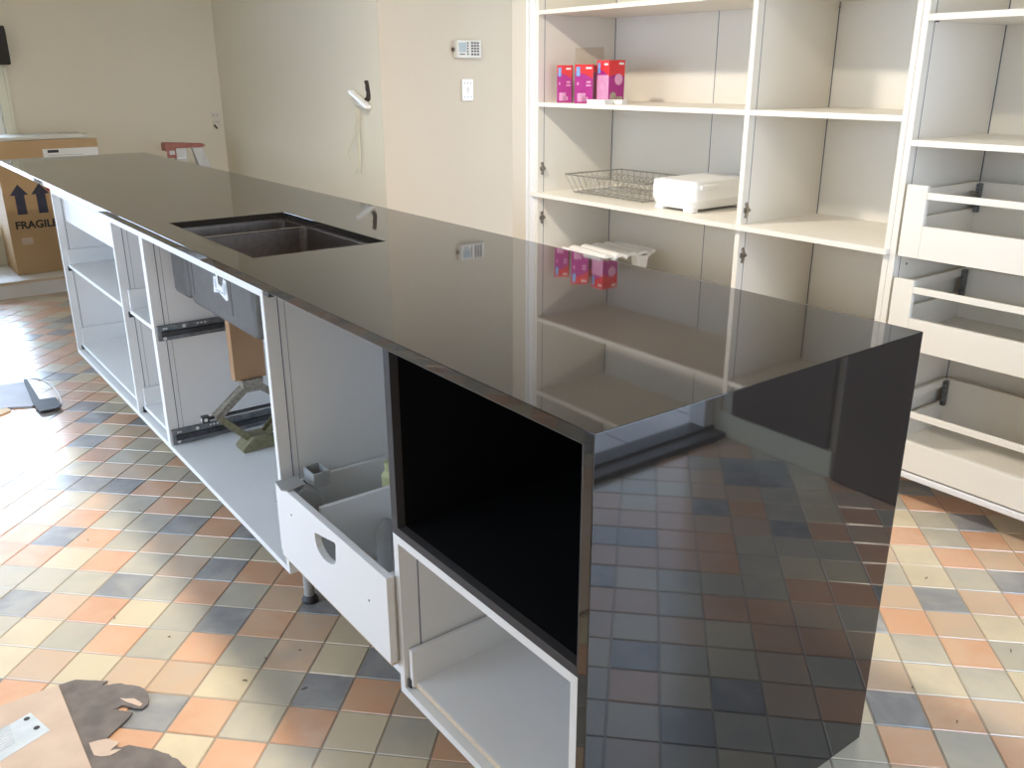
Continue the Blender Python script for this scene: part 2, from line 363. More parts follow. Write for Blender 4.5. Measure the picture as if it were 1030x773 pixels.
# wall past the pantry, with skirting
struct('wall_side', B(.235, XE, 1.86, 2.40, -.02, ZC), M['wall'])
struct('baseboard_side', B(.80, XE, 1.845, 1.86, 0, .10), M['trim'], bevel=.003)
struct('door_2', B(.25, .78, 1.83, 1.86, .005, 2.04), M['brown'], bevel=.003)
struct('dark_panel', B(.82, 1.24, 1.838, 1.86, .105, 2.04), M['brown'], bevel=.003)  # unseen brown panel added to darken the reflection in the waterfall end
# threshold and paving outside the right-hand door
struct('trim_4', Geo().box(XE-.04, XE+T, RY0, RY1, -.002, .022).box(XE+.02, XE+T-.02, RY0, RY1, .022, .034), M['track'], bevel=.003)
g = Geo()
for i in range(9):
    for j in range(12):
        x = XE+T+.01+i*.42; y = -1.4+j*.42
        g.box(x, x+.412, y, y+.412, -.06, -.02)
obj('terrace_paving', g, M['pave'], kind='structure', bevel=.003)
obj('ground_outside', Geo().box(-30, 30, -30, 30, -.14, -.10), M['pave'], kind='structure')

# raised white plinth along the far wall
g = B(XL+.016, -5.505, -1.3, 1.25, 0, .098)
pl = thing('plinth', 'low white plinth under the tall fragile cardboard box', 'plinth', (-5.8, 0, 0))
obj('plinth_body', B(XL+.016, -5.507, -1.3, 1.02, .0, .088), M['white'], pl, bevel=.001)
obj('plinth_top', B(XL+.016, -5.50, -1.3, 1.02, .088, .104), M['mdf'], pl, bevel=.0005, label='raw board edge')
obj('plinth_sheet', B(XL+.016, -5.503, -1.3, 1.02, .104, .106), M['lip'], pl)

# ------------------------------------------------------------------ wall fittings
# alarm keypad
kx = XR
k = thing('alarm_keypad', 'ivory alarm keypad with small screen, above the light switch', 'keypad', (kx, 2.25, 1.42))
obj('case', Geo().prism([(kx-.0004, 2.165), (kx+.028, 2.175), (kx+.03, 2.18), (kx+.03, 2.33), (kx+.026, 2.34), (kx-.0004, 2.34)], 'z', 1.424, 1.517), M['keypad'], k, bevel=.004)
obj('screen', B(kx+.030, kx+.0312, 2.185, 2.235, 1.455, 1.505), M['lcd'], k)
g = Geo()
for a in range(3):
    for c in range(4): g.box(kx+.030, kx+.033, 2.268+a*.0195, 2.281+a*.0195, 1.455+c*.0145, 1.464+c*.0145)
obj('number_buttons', g, M['button'], k)
g = Geo()
for c in range(5): g.box(kx+.030, kx+.0325, 2.241, 2.250, 1.440+c*.0145, 1.448+c*.0145)
g.box(kx+.030, kx+.0325, 2.19, 2.225, 1.440, 1.446)
for a in range(3): g.box(kx+.030, kx+.0325, 2.268+a*.0195, 2.281+a*.0195, 1.438, 1.448)
obj('function_buttons', g, M['button'], k)
obj('side_tab', B(kx+.0, kx+.018, 2.155, 2.166, 1.458, 1.478), M['button'], k, bevel=.002)
k = thing('light_switch', 'white vertical light switch plate below the alarm keypad', 'switch', (kx, 2.25, 1.19))
obj('plate', B(kx, kx+.012, 2.217, 2.290, 1.194, 1.311), M['tub'], k, bevel=.003)
for z in (1.215, 1.29):
    for y in (2.232, 2.253, 2.274): obj('screw', Geo().box(kx+.012, kx+.0135, y-.002, y+.002, z-.004, z+.004), M['button'], k)
obj('rocker', Geo().box(kx+.012, kx+.0145, 2.246, 2.262, 1.236, 1.268), M['keypad'], k, bevel=.001)
# hanging plate with wires
yw = YM
k = thing('loose_switch_plate', 'white switch plate hanging tilted by its wires from a wall hole', 'switch plate', (-3.86, yw-.05, 1.2))
obj('plate', Geo().bar((-3.905, yw-.034, 1.250), (-3.725, yw-.024, 1.168), .035, .018, up=(0,0,1)), M['tub'], k, bevel=.003)
obj('switch_box', Geo().bar((-3.86, yw-.028, 1.205), (-3.78, yw-.016, 1.165), .02, .02), M['keypad'], k, bevel=.002)
def loop(a, b, sag, n=14):
    a, b = Vector(a), Vector(b); return [a.lerp(b, t/n) + Vector((0, 0, -sag*(1-(2*t/n-1)**2))) for t in range(n+1)]
obj('wire', Geo().tube(loop((-3.845, yw-.028, 1.16), (-3.875, yw-.025, 1.17), .36), .0028), M['cable'], k)
obj('wire', Geo().tube([(-3.852, yw-.028, 1.16), (-3.87, yw-.03, 1.08), (-3.93, yw-.03, .98), (-3.985, yw-.03, .92), (-3.99, yw-.03, .885), (-3.97, yw-.03, .87)], .0026), M['cable'], k)
obj('wire', Geo().tube([(-3.84, yw-.026, 1.16), (-3.848, yw-.028, 1.0), (-3.87, yw-.028, .86), (-3.92, yw-.028, .80)], .0026), M['cable'], k)
g = Geo()
pr = [(-3.805,1.302),(-3.785,1.309),(-3.757,1.306),(-3.750,1.285),(-3.744,1.26),(-3.738,1.23),(-3.742,1.207),(-3.765,1.196),(-3.79,1.203),(-3.805,1.198),(-3.812,1.212),(-3.79,1.222),(-3.785,1.245),(-3.795,1.262),(-3.792,1.285)]
g.prism(pr, 'y', yw-.0015, yw+.0)
obj('wall_cavity', g, M['hole'], cat='hole', label='dark broken slot in the plaster above the hanging switch plate')
# outlets near the far corner
k = thing('wall_outlet', 'cream power outlet near the far wall corner, upper of the two', 'outlet', (XL, 1.64, 1.03), 'outlets by the far corner')
obj('plate', B(XL, XL+.010, 1.607, 1.677, 1.037, 1.072), M['keypad'], k, bevel=.002)
for y in (1.622, 1.652): obj('socket_slot', Geo().box(XL+.010, XL+.0105, y, y+.006, 1.05, 1.058), M['button'], k)
k = thing('wall_outlet', 'cream power outlet with dark gap at its base, lower of the two', 'outlet', (XL, 1.64, .96), 'outlets by the far corner')
obj('plate', B(XL, XL+.012, 1.618, 1.680, .965, 1.020), M['keypad'], k, bevel=.002)
for y in (1.635, 1.655): obj('socket_slot', Geo().box(XL+.012, XL+.0125, y, y+.005, 1.0, 1.008), M['button'], k)
obj('gap', Geo().bar((XL+.013, 1.622, .985), (XL+.013, 1.643, .955), .004, .012), M['hole'], k)

# ------------------------------------------------------------------ fragile box
bx = -5.685
k = thing('cardboard_box', 'tall brown cardboard box printed FRAGILE with two up arrows', 'box', (-5.88, .39, .106))
obj('carton', B(-6.07, bx, .090, .698, .106, .925), M['card'], k, bevel=.004)
g = Geo(); g.hexa([(bx-.002,.090,.925),(bx,.698,.925),(bx-.012,.698,.925),(bx-.014,.090,.925)], [(bx-.02,.095,.952),(bx-.015,.690,.952),(bx-.025,.690,.952),(bx-.03,.095,.952)])
obj('front_flap', B(bx-.006, bx, .092, .695, .922, .950), M['card'], k, bevel=.001)
g = Geo()
def arrow(y, z):
    w = .053; h = .19
    return [(y-w, z-.068), (y, z), (y+w, z-.068), (y+.028, z-.068), (y+.030, z-h), (y-.026, z-h), (y-.026, z-.068)]
for y in (.182, .305): obj('printed_arrow', Geo().prism(arrow(y, .684), 'x', bx, bx+.0008), M['ink'], k)
tg = text_geo('FRAGILE', .066)
mtx = Matrix(((0,0,1,bx+.0008), (1,0,0,.128), (0,1,0,.404), (0,0,0,1)))
bmesh.ops.transform(tg.bm, matrix=mtx @ Matrix.Diagonal((1.02,1,1,1)), verts=tg.bm.verts)
obj('printed_word', tg, M['inkb'], k)
lb = obj('shipping_label', B(bx, bx+.0012, .362, .715-.02, .80, .893), M['paper'], k)
obj('label_logo', Geo().box(bx+.0012, bx+.002, .39, .455, .868, .886), M['inkb'], lb)
g = Geo()
for z in (.85, .838, .826, .814): g.box(bx+.0012, bx+.002, .39, .60, z, z+.004)
obj('label_print', g, M['papergrey'], lb)
obj('tape', B(bx, bx+.0006, .150, .215, .30, .345), M['cardpale'], k)
obj('red_sticker', B(bx, bx+.0008, .345, .41, .63, .685), M['redplastic'], k)
k = thing('foam_sheet', 'pale foam sheet lying on top of the tall fragile box', 'foam', (-5.9, .39, .952))
obj('sheet_body', B(-6.07, -5.705, .10, .66, .9505, .972), M['foam'], k, bevel=.004)
obj('sheet_tab', B(-5.86, -5.705, .36, .62, .972, .980), M['foam'], k, bevel=.002)

# ------------------------------------------------------------------ step ladder by the far wall
lx = -5.62
k = thing('step_ladder', 'folding step ladder with red top cap beyond the island', 'ladder', (lx, 1.26, 0))
obj('top_cap', Geo().prism([(1.108, .845), (1.108, .897), (1.12, .902), (1.37, .886), (1.385, .872), (1.36, .862), (1.18, .862), (1.17, .845)], 'x', lx-.09, lx+.01), M['fadedred'], k, bevel=.004, label='faded red plastic cap')
g = Geo(); g.box(lx+.01, lx+.018, 1.112, 1.175, .80, .86)
obj('hinge_bracket', g, M['fadedred'], k, bevel=.003)
obj('hinge_plate', B(lx+.018, lx+.021, 1.128, 1.165, .822, .85), M['alu'], k, bevel=.002)
def lg(y0, y1, w, x0, x1):
    return Geo().hexa([(x0,y1-w/2,0),(x0+.03,y1-w/2,0),(x0+.03,y1+w/2,0),(x0,y1+w/2,0)], [(x1,y0-w/2,.865),(x1+.03,y0-w/2,.865),(x1+.03,y0+w/2,.865),(x1,y0+w/2,.865)])
obj('leg', lg(1.215, 1.20, .075, lx+.0, lx-.03), M['alu'], k, bevel=.003)
obj('leg', lg(1.325, 1.60, .075, lx+.0, lx-.03), M['alu'], k, bevel=.003)
obj('leg', lg(1.215, 1.13, .04, lx-.35, lx-.075), M['alu'], k, bevel=.003)
obj('leg', lg(1.325, 1.56, .04, lx-.35, lx-.075), M['alu'], k, bevel=.003)
for z in (.22, .44, .66): obj('step', B(lx-.06, lx+.02, 1.21, 1.33+(.865-z)*.29, z, z+.025), M['alu'], k, bevel=.003)
obj('shelf_plate', B(lx-.03, lx+.02, 1.18, 1.235, .795, .80), M['tub'], k)

# ------------------------------------------------------------------ island
IW, IL, H = .788, 4.93, .9
t = thing('island_countertop', 'long polished black stone worktop folding down as waterfall end', 'countertop', (-2.4, .39, 0))
hx0, hx1, hy0, hy1 = -2.093, -1.388, .088, .468
obj('slab', Geo().cells([-IL, hx0, hx1, -.021, 0], [0, hy0, hy1, IW], [0.002, H-.021, H],
    lambda i,j,k: (k == 1 and not (i == 1 and j == 1)) or (k == 0 and i == 3)), M['stone'], t, bevel=.0014, seg=3)

JY = .037
CG = 'white melamine carcasses under the island'
def strips(g, x, s, y, z0, z1, both=True):    # dark joint lines on a side panel's inner face; s = +1 face looks to +x
    g.box(x, x+.0006*s, y-.0012, y+.0012, z0, z1)
    if both: g.box(x, x+.0006*s, y+.0155, y+.0165, z0, z1)
# cabinet A: two bays beyond the sink
y0, y1 = .004, .56
k = thing('base_cabinet', 'white open island cabinet with pull-out trays, farthest one', 'cabinet', (-2.82, .28, 0), CG)
xa, xb, zb, zt, tt = -3.515, -2.1325, .137, .8785, .018
a = obj('side_panel', B(xa, xa+tt, y0, y1, zb, zt), M['white'], k, bevel=.0006)
g = Geo(); strips(g, xa+tt, 1, JY, zb+.02, zt-.03, False); obj('joint_line', g, M['joint'], a)
a = obj('side_panel', B(xb-tt+.002, xb, y0, y1, zb, zt), M['white'], k, bevel=.0006)
a = obj('divider', B(-2.516, -2.498, y0, y1, zb+tt, zt-.018), M['white'], k, bevel=.0006)
g = Geo(); strips(g, -2.498, 1, JY, zb+.02, zt-.03); obj('joint_line', g, M['joint'], a)
obj('base_panel', B(xa+tt, xb-tt+.002, y0, y1, zb, zb+tt), M['white'], k, bevel=.0006)
obj('top_rail', B(xa+tt, xb-tt+.002, y0, y0+.10, zt-.019, zt), M['white'], k, bevel=.0006)
obj('back_panel', B(xa+tt, xb-tt+.002, y1-.012, y1, zb+tt, zt), M['white'], k)
def tray(par, x0, x1, z, ya=.022, h=.078, d=.50, nm='pull_out_tray', m='white'):
    o = obj(nm, B(x0+.012, x1-.012, ya, ya+d, z, z+.014), M[m], par, bevel=.0005)
    for s in (0, 1):
        xx = x0+.004 if s == 0 else x1-.004-.012
        obj('tray_side', B(xx, xx+.012, ya+.004, ya+d, z-.002, z+h), M[m], o, bevel=.001)
    obj('tray_back', B(x0+.016, x1-.016, ya+d-.014, ya+d, z+.014, z+h), M[m], o, bevel=.0005)
    for q0, q1 in ((x0+.0005, x0+.010), (x1-.010, x1-.0005)):
        obj('runner_catch', Geo().box(q0, q1, ya-.004, ya+.02, z-.016, z+.004), M['darkplastic'], o)
    return o
tray(k, xa+tt, -2.516, .535); tray(k, xa+tt, -2.516, .170, h=.085)
tray(k, -2.498, xb-tt, .535, h=.085); tray(k, -2.498, xb-tt, .170)
dr = obj('drawer', B(xa+tt+.004, -2.520, .045, .061, .735, .838), M['lip'], k, bevel=.001)
obj('drawer_box', Geo().box(xa+tt+.01, xa+tt+.022, .061, .50, .75, .83).box(-2.538, -2.526, .061, .50, .75, .83).box(xa+tt+.022, -2.538, .061, .50, .75, .764).box(xa+tt+.022, -2.538, .488, .50, .764, .83), M['white'], dr)
obj('bracket', Geo().bar((-2.20, .05, .855), (-2.15, .05, .835), .03, .012), M['darkplastic'], k)
def feet(par, xs, yf=.16):
    for x in xs:
        for y in (yf, .48):
            f = obj('adjustable_leg', Geo().tube([(x,y,.02),(x,y,.1365)], .014, 14), M['greyplastic'], par)
            obj('foot', Geo().tube([(x,y,.001),(x,y,.008),(x,y,.02)], [.022,.022,.015], 16), M['darkplastic'], f)
feet(k, (-3.40, -2.9, -2.2))
# cabinet B: sink cabinet
k = thing('base_cabinet', 'white open island cabinet under the sink holding the jack', 'cabinet', (-1.63, .28, 0), CG)
xa, xb = -2.132, -1.129
a = obj('side_panel', B(xa, xa+tt, y0, y1, zb, zt), M['white'], k, bevel=.0006)
g = Geo(); strips(g, xa+tt, 1, JY, zb+.02, zt-.02); obj('joint_line', g, M['joint'], a)
a = obj('side_panel', B(xb-tt, xb, y0, y1, zb, zt-.002), M['white'], k, bevel=.0006)
g = Geo(); strips(g, xb, 1, JY, zb+.20, zt-.012); obj('joint_line', g, M['joint'], a)
obj('base_panel', B(xa+tt, xb-tt, y0, y1, zb, zb+tt), M['white'], k, bevel=.0006)
obj('top_rail', B(xa+tt, xb-tt, y0, y0+.018, zt-.019, zt), M['white'], k, bevel=.0006)
obj('back_panel', B(xa+tt, xb-tt, y1-.012, y1, zb+tt, zt), M['white'], k)
def slide(par, x, s, ya, yb, za, zb_, nm='drawer_runner'):
    h = zb_-za
    o = obj(nm, Geo().box(x, x+.012*s, ya, yb, za, zb_), M['slide'], par, bevel=.0015)
    g = Geo().box(x+.012*s, x+.020*s, ya+.01, yb, za+h*.28, za+h*.62)
    obj('runner_rail', g, M['slidedark'], o, bevel=.001)
    g = Geo()
    for yy in (.02, .028): g.disc((x+.0122*s, ya+yy, zb_-h*.2), .0035, 'x', .0006*s, 12)
    g.disc((x+.0122*s, ya+.085, zb_-h*.2), .006, 'x', .0006*s, 14)
    for yy in (.13, .142, .154): g.disc((x+.0122*s, ya+yy, zb_-h*.16), .0035, 'x', .0006*s, 12)
    g.disc((x+.0122*s, ya+.02, za+h*.15), .006, 'x', .0006*s, 12)
    obj('screw_head', g, M['lip'], o)
    return o
slide(k, xa+tt, 1, .010, .48, .522, .572); slide(k, xa+tt, 1, .010, .48, .158, .210)
slide(k, xb-tt, -1, .012, .48, .522, .572); slide(k, xb-tt, -1, .012, .48, .158, .210)
obj('hinge_bracket', Geo().box(xb+.0, xb+.03, .006, .035, zt-.014, zt-.002), M['darkplastic'], k, bevel=.002)
obj('fixing_dowel', Geo().tube([(xb+.0008, .01, .335), (xb-.0, -.0, .335)], .003), M['darkplastic'], k)
feet(k, (-2.05,)); feet(k, (-1.19,), .075)
# cabinet C: bin drawer bay
k = thing('base_cabinet', 'white open island cabinet with the low bin drawer', 'cabinet', (-.85, .28, 0), CG)
xa, xb = -1.1285, -.5685
obj('base_panel', B(xa, xb, .03, y1, zb, zb+tt), M['white'], k, bevel=.0006)
obj('back_panel', B(xa, xb, y1-.012, y1, zb+tt, zt), M['white'], k)
obj('side_panel', B(xb-.016, xb, .03, y1-.012, zb+tt, zt), M['white'], k)
feet(k, (-.85,))
fy0, fy1 = -.020, -.004
zf0, zf1 = .218, .415; xf0, xf1 = -1.100, -.560
# front with D-shaped cutout
cut = [(-.905, .338)] + [(-.905+.0*t, .338) for t in ()] 
g = Geo(); N = 16
cutp = [(-.890,.371),(-.788,.391),(-.784,.386),(-.790,.344),(-.797,.334),(-.812,.327),(-.832,.322),(-.852,.321),(-.870,.326),(-.884,.335),(-.891,.347),(-.893,.360)]
outer = [(xf0, zf0), (xf1, zf0), (xf1, zf1), (xf0, zf1)]
def ringfront(outer, hole, ya, yb):
    g = Geo(); bm = g.bm
    for y in (ya, yb):
        vo = [bm.verts.new((x, y, z)) for x, z in outer]; vh = [bm.verts.new((x, y, z)) for x, z in hole]
        es = [bm.edges.new((vo[i], vo[(i+1) % len(vo)])) for i in range(len(vo))] + [bm.edges.new((vh[i], vh[(i+1) % len(vh)])) for i in range(len(vh))]
        bmesh.ops.triangle_fill(bm, edges=es, use_beauty=True)
        if y == ya: o1, h1 = vo, vh
        else: o2, h2 = vo, vh
    for A_, B_ in ((o1, o2), (h1, h2)):
        n = len(A_)
        for i in range(n): bm.faces.new((A_[i], A_[(i+1)%n], B_[(i+1)%n], B_[i]))
    return g
d = obj('bin_drawer', ringfront(outer, cutp, fy0, fy1), M['lip'], k, bevel=.0008)
obj('front_edge', B(xf0+.002, xf1-.002, fy0+.003, fy1+.004, zf0-.007, zf0), M['mdf'], d, label='raw board bottom edge')
obj('end_cap', B(xf0-.022, xf0-.001, fy0+.006, .0025, zf0+.004, zf1-.008), M['white'], d, bevel=.0008)
obj('end_cap', B(-.592, -.5705, fy1+.001, .05, .205, .405), M['white'], d, bevel=.0008)
obj('drawer_bottom', B(-1.112, -.60, fy1, .50, .206, .218), M['white'], d)
obj('drawer_side', B(-1.122, -1.110, .003, .50, .206, .395), M['white'], d, bevel=.001)
obj('drawer_side', B(-.605, -.593, fy1, .50, .206, .33), M['white'], d, bevel=.001)
obj('drawer_back', B(-1.110, -.605, .488, .50, .218, .395), M['white'], d, bevel=.001)
obj('partition', B(-.952, -.940, .02, .488, .218, .398), M['white'], d, bevel=.001)
obj('partition', B(-1.110, -.952, .28, .292, .218, .36), M['white'], d, bevel=.001)
obj('partition', B(-.940, -.605, .235, .247, .218, .36), M['white'], d, bevel=.001)
g = Geo()
for x, z in ((-1.02, .36), (-.64, .325)): g.disc((x, fy0, z), .0028, 'y', -.0005, 10)
obj('screw_hole', g, M['hole'], d)
obj('screw_hole', Geo().tube([(xf0-.022, -.008, .35), (xf0-.026, -.008, .35)], .006, 10), M['darkplastic'], d)
# lift mechanism in the drawer
obj('lift_arm', Geo().prism([(-.002,.400),(.02,.412),(.055,.40),(.07,.37),(.062,.32),(.045,.27),(.03,.225),(.012,.225),(.022,.30),(.022,.35),(.008,.385)], 'x', -1.072, -1.030), M['greyplastic'], d, bevel=.004)
obj('lift_plate', Geo().prism([(-1.095,-.024),(-1.045,-.030),(-1.030,-.018),(-1.04,.03),(-1.095,.03)], 'z', .4155, .4195), M['greyplastic'], d, bevel=.001)
obj('lift_socket', Geo().cells([-1.108,-1.104,-1.052,-1.048], [.055,.059,.095,.099], [.395,.402,.432], lambda i,j,k: not (i == 1 and j == 1 and k == 1)), M['greyplastic'], d, bevel=.001)
obj('grey_hook', Geo().tube([(-.905,.205,.255),(-.905,.185,.305),(-.895,.165,.325),(-.87,.14,.32),(-.82,.115,.29),(-.76,.08,.262),(-.70,.05,.240)], [.013,.016,.019,.02,.018,.017,.015], 12), M['greyplastic'], d, smooth=True)
obj('end_stop', B(-.6045, -.594, .0, .02, .335, .35), M['darkplastic'], d, bevel=.001)
obj('yellow_bottle', Geo().tube([(-1.0,.235,.2185),(-1.0,.235,.40),(-1.0,.235,.412),(-1.0,.235,.418),(-1.0,.235,.436)], [.022,.022,.013,.013,.013], 16), M['lime'], cat='bottle', label='yellow plastic container standing in the bin drawer beside black niche')
# cabinet D: low open cabinet under black niche
k = thing('base_cabinet', 'low white open island cabinet beneath the black appliance niche', 'cabinet', (-.295, .28, 0), CG)
xa, xb, zt2 = -.568, -.0225, .5065
a = obj('side_panel', B(xa, xa+tt, y0, y1, zb, zt2), M['white'], k, bevel=.0006)
g = Geo(); strips(g, xa+tt, 1, JY+.008, zb+.02, zt2-.02, False); obj('joint_line', g, M['joint'], a)
obj('side_panel', B(xb-tt, xb, y0, y1, zb, zt2), M['white'], k, bevel=.0006)
obj('base_panel', B(xa+tt, xb-tt, y0, y1, zb, zb+tt), M['white'], k, bevel=.0006)
obj('top_panel', B(xa+tt, xb-tt, y0, y1, zt2-.018, zt2), M['white'], k, bevel=.0006)
obj('back_panel', B(xa+tt, xb-tt, y1-.012, y1, zb+tt, zt2-.018), M['white'], k)
tr_ = obj('pull_out_tray', B(xa+tt+.012, xb-tt-.012, .022, .52, .157, .171), M['white'], k, bevel=.0005)
obj('tray_edge', B(xa+tt+.012, xb-tt-.012, .0208, .022, .158, .170), M['mdf'], tr_, label='bare tray edge')
for s in (0, 1):
    x = xa+tt+.004 if s == 0 else xb-tt-.016
    obj('tray_side', B(x, x+.012, .014, .52, .160, .247), M['lip'], tr_, bevel=.0012)
obj('tray_back', B(xa+tt+.016, xb-tt-.016, .508, .52, .171, .247), M['white'], tr_, bevel=.0008)
obj('runner_catch', B(xa+tt+.0005, xa+tt+.010, .010, .035, .156, .176), M['darkplastic'], tr_, bevel=.001)
feet(k, (-.5, -.08))
# black niche
k = thing('appliance_niche', 'black lined open appliance niche under the countertop corner', 'niche', (-.29, .28, .507))
nx0, nx1, nz0, nz1 = -.566, -.0225, .508, .8785
obj('front_frame', Geo().cells([nx0, nx0+.022, nx1-.003, nx1], [.002, .020], [nz0, nz0+.018, nz1-.002, nz1], lambda i,j,k: not (i == 1 and k == 1)), M['charcoal'], k, bevel=.0008)
obj('lining', Geo().cells([nx0+.004, nx0+.021, nx1-.002, nx1], [.020, .52, .53], [nz0, nz0+.016, nz1-.002, nz1], lambda i,j,k: not (i == 1 and k == 1 and j == 0)), M['blackin'], k)
# back cladding of the island
k = thing('island_back_panel', 'white panel closing the pantry side of the island', 'panel', (-1.77, .70, .0))
obj('panel_board', B(-3.515, -.0225, .735, .753, .03, .8785), M['white'], k, bevel=.001)
obj('cleat', B(-3.515, -.0225, .561, .734, .84, .8785), M['white'], k)

# ------------------------------------------------------------------ sink
k = thing('kitchen_sink', 'undermounted double bowl stainless steel sink in the black worktop', 'sink', (-1.74, .28, .67))
def rr(x0, x1, y0, y1, r, n=5):
    P = []
    for cx, cy, a0 in ((x1-r, y1-r, 0), (x0+r, y1-r, 90), (x0+r, y0+r, 180), (x1-r, y0+r, 270)):
        for q in range(n+1):
            a = math.radians(a0 + 90*q/n); P.append((cx+r*math.cos(a), cy+r*math.sin(a)))
    return P
def bowl(x0, x1, y0, y1, z0, z1, r=.022):
    g = Geo(); bm = g.bm; n = None; rings = []
    w = .006
    # inside, down to floor, outside shell
    for (ins, z, rad) in ((-w, z1-.012, r+w), (-w, z1, r+w), (0, z1, r), (0, z0+.02, r), (.006, z0+.006, r), (.02, z0, r)):
        rings.append([bm.verts.new((x, y, z)) for x, y in rr(x0+ins, x1-ins, y0+ins, y1-ins, max(rad-ins*.3, .004))])
    n = len(rings[0])
    for a, b_ in zip(rings, rings[1:]):
        for i in range(n): bm.faces.new((a[i], a[(i+1)%n], b_[(i+1)%n], b_[i]))
    bm.faces.new(rings[-1]); return g
def shell(x0, x1, y0, y1, z0, z1, r=.03):
    g = Geo(); bm = g.bm; rings = []
    for ins, z in ((0, z1), (0, z0+.012), (.004, z0+.004), (.014, z0)):
        rings.append([bm.verts.new((x, y, z)) for x, y in rr(x0+ins, x1-ins, y0+ins, y1-ins, r)])
    n = len(rings[0])
    for a, b_ in zip(rings, rings[1:]):
        for i in range(n): bm.faces.new((a[i], a[(i+1)%n], b_[(i+1)%n], b_[i]))
    bm.faces.new(rings[-1]); return g
zr = .8725
b1 = obj('bowl', bowl(-2.090, -1.930, .091, .465, .70, zr), M['steel'], k, smooth=False, bevel=0)
b2 = obj('bowl', bowl(-1.918, -1.391, .091, .465, .70, zr), M['steel'], k)
obj('drain', Geo().disc((-1.60, .30, .7003), .045, 'z', .002, 28), M['slide'], b2)
obj('rim', Geo().cells([-2.109, -2.094, -1.930, -1.918, -1.387, -1.372], [.080, .0865, .4695, .49], [zr-.003, .8788], lambda i,j,k: (j != 1) or i in (0, 4)), M['steel'], k)
obj('rim_divider', B(-1.930, -1.918, .0865, .4695, zr-.0035, zr+.0005), M['steel'], k, bevel=.001)
obj('outer_shell', shell(-2.096, -1.9265, .074, .482, .684, zr-.004), M['steelout'], k, bevel=0)
obj('outer_shell', shell(-1.9215, -1.372, .074, .482, .681, zr-.004), M['steelout'], k)
g = Geo()
for x in (-1.872, -1.552): g.box(x, x+.004, .0735, .076, .715, .862)
obj('seam', g, M['hole'], k)
tg_ = obj('hanging_tag', Geo().prism([(-1.675,.806),(-1.655,.806),(-1.652,.824),(-1.640,.824),(-1.640,.790),(-1.610,.785),(-1.595,.812),(-1.575,.808),(-1.570,.757),(-1.586,.750),(-1.64,.765),(-1.685,.757)], 'y', .0722, .0730), M['paper'], k)
obj('tag_print', Geo().box(-1.668, -1.655, .0712, .0722, .775, .80).box(-1.60, -1.578, .0712, .0722, .772, .80).box(-1.665, -1.59, .0712, .0722, .766, .770), M['papergrey'], tg_)
# ------------------------------------------------------------------ timber prop and scissor jack
obj('timber_prop', B(-1.953, -1.915, .180, .285, .401, .673), M['timber'], cat='wood block', bevel=.002,
    label='brown timber block wedged between the jack and the sink')
jx = -1.928
k = thing('scissor_jack', 'olive green scissor jack under the timber block in sink cabinet', 'jack', (jx, .235, .155))
kn, kt, kb = (.112, .292), (.235, .375), (.235, .185)
kn2 = (.358, .292)
def arm(p, q, x, m, w=.022):
    a_ = Vector((x, p[0], p[1])); b_ = Vector((x, q[0], q[1])); return Geo().bar(a_, b_, .006, w, up=(1,0,0))
for (p, q, m, nm) in ((kt, kn, 'dirty', 'upper_arm'), (kt, kn2, 'dirty', 'upper_arm'), (kb, kn, 'olive', 'lower_arm'), (kb, kn2, 'olive', 'lower_arm')):
    dy = .018 if p[0] < q[0] else -.018
    g = Geo()
    for s in (-1, 1):
        g.bm.verts.ensure_lookup_table()
        a_ = Vector((jx+s*.016, p[0]+dy, p[1])); b_ = Vector((jx+s*.016, q[0], q[1])); g.bar(a_, b_, .022, .003, up=(1,0,0))
    mid0 = Vector((jx, p[0]+dy, p[1])); mid1 = Vector((jx, q[0], q[1])); off = Vector((0,0,.009 if nm == 'upper_arm' else -.009))
    g.bar(mid0+off, mid1+off, .003, .032, up=(1,0,0))
    obj(nm, g, M[m], k, bevel=.0008)
obj('screw_rod', Geo().tube([(jx, .085, .292), (jx, .385, .292)], .006, 12), M['slidedark'], k)
obj('knuckle', Geo().tube([(jx-.024, kn[0], kn[1]), (jx+.024, kn[0], kn[1])], .010, 14), M['dirty'], k)
obj('knuckle', Geo().tube([(jx-.024, kn2[0], kn2[1]), (jx+.024, kn2[0], kn2[1])], .010, 14), M['dirty'], k)
ey = obj('crank_eye', Geo().box(jx-.010, jx+.010, .062, .086, .280, .304), M['slidedark'], k, bevel=.002)
obj('eye_hole', Geo().disc((jx+.010, .073, .292), .006, 'x', .0006, 16).disc((jx, .062, .292), .006, 'y', -.0006, 16), M['lip'], ey)
obj('saddle', Geo().prism([(.205,.358),(.265,.358),(.272,.401),(.198,.401)], 'x', jx-.020, jx+.022), M['dirty'], k, bevel=.003)
obj('base_foot', Geo().prism([(.175,.1555),(.325,.1555),(.325,.172),(.29,.182),(.262,.205),(.212,.205),(.19,.185),(.172,.168)], 'x', jx-.036, jx+.036), M['olive'], k, bevel=.003)
# offcut of clear plastic strapping in the narrow bay
obj('plastic_strap', Geo().tube([(-2.30,.10,.187),(-2.27,.14,.205),(-2.24,.10,.225),(-2.28,.08,.240),(-2.25,.12,.26),(-2.22,.09,.255),(-2.25,.06,.215),(-2.28,.07,.188)], .002, 6), M['tub'], cat='strap', smooth=True,
    label='tangled clear plastic strap in the narrow bay beside the sink cabinet')

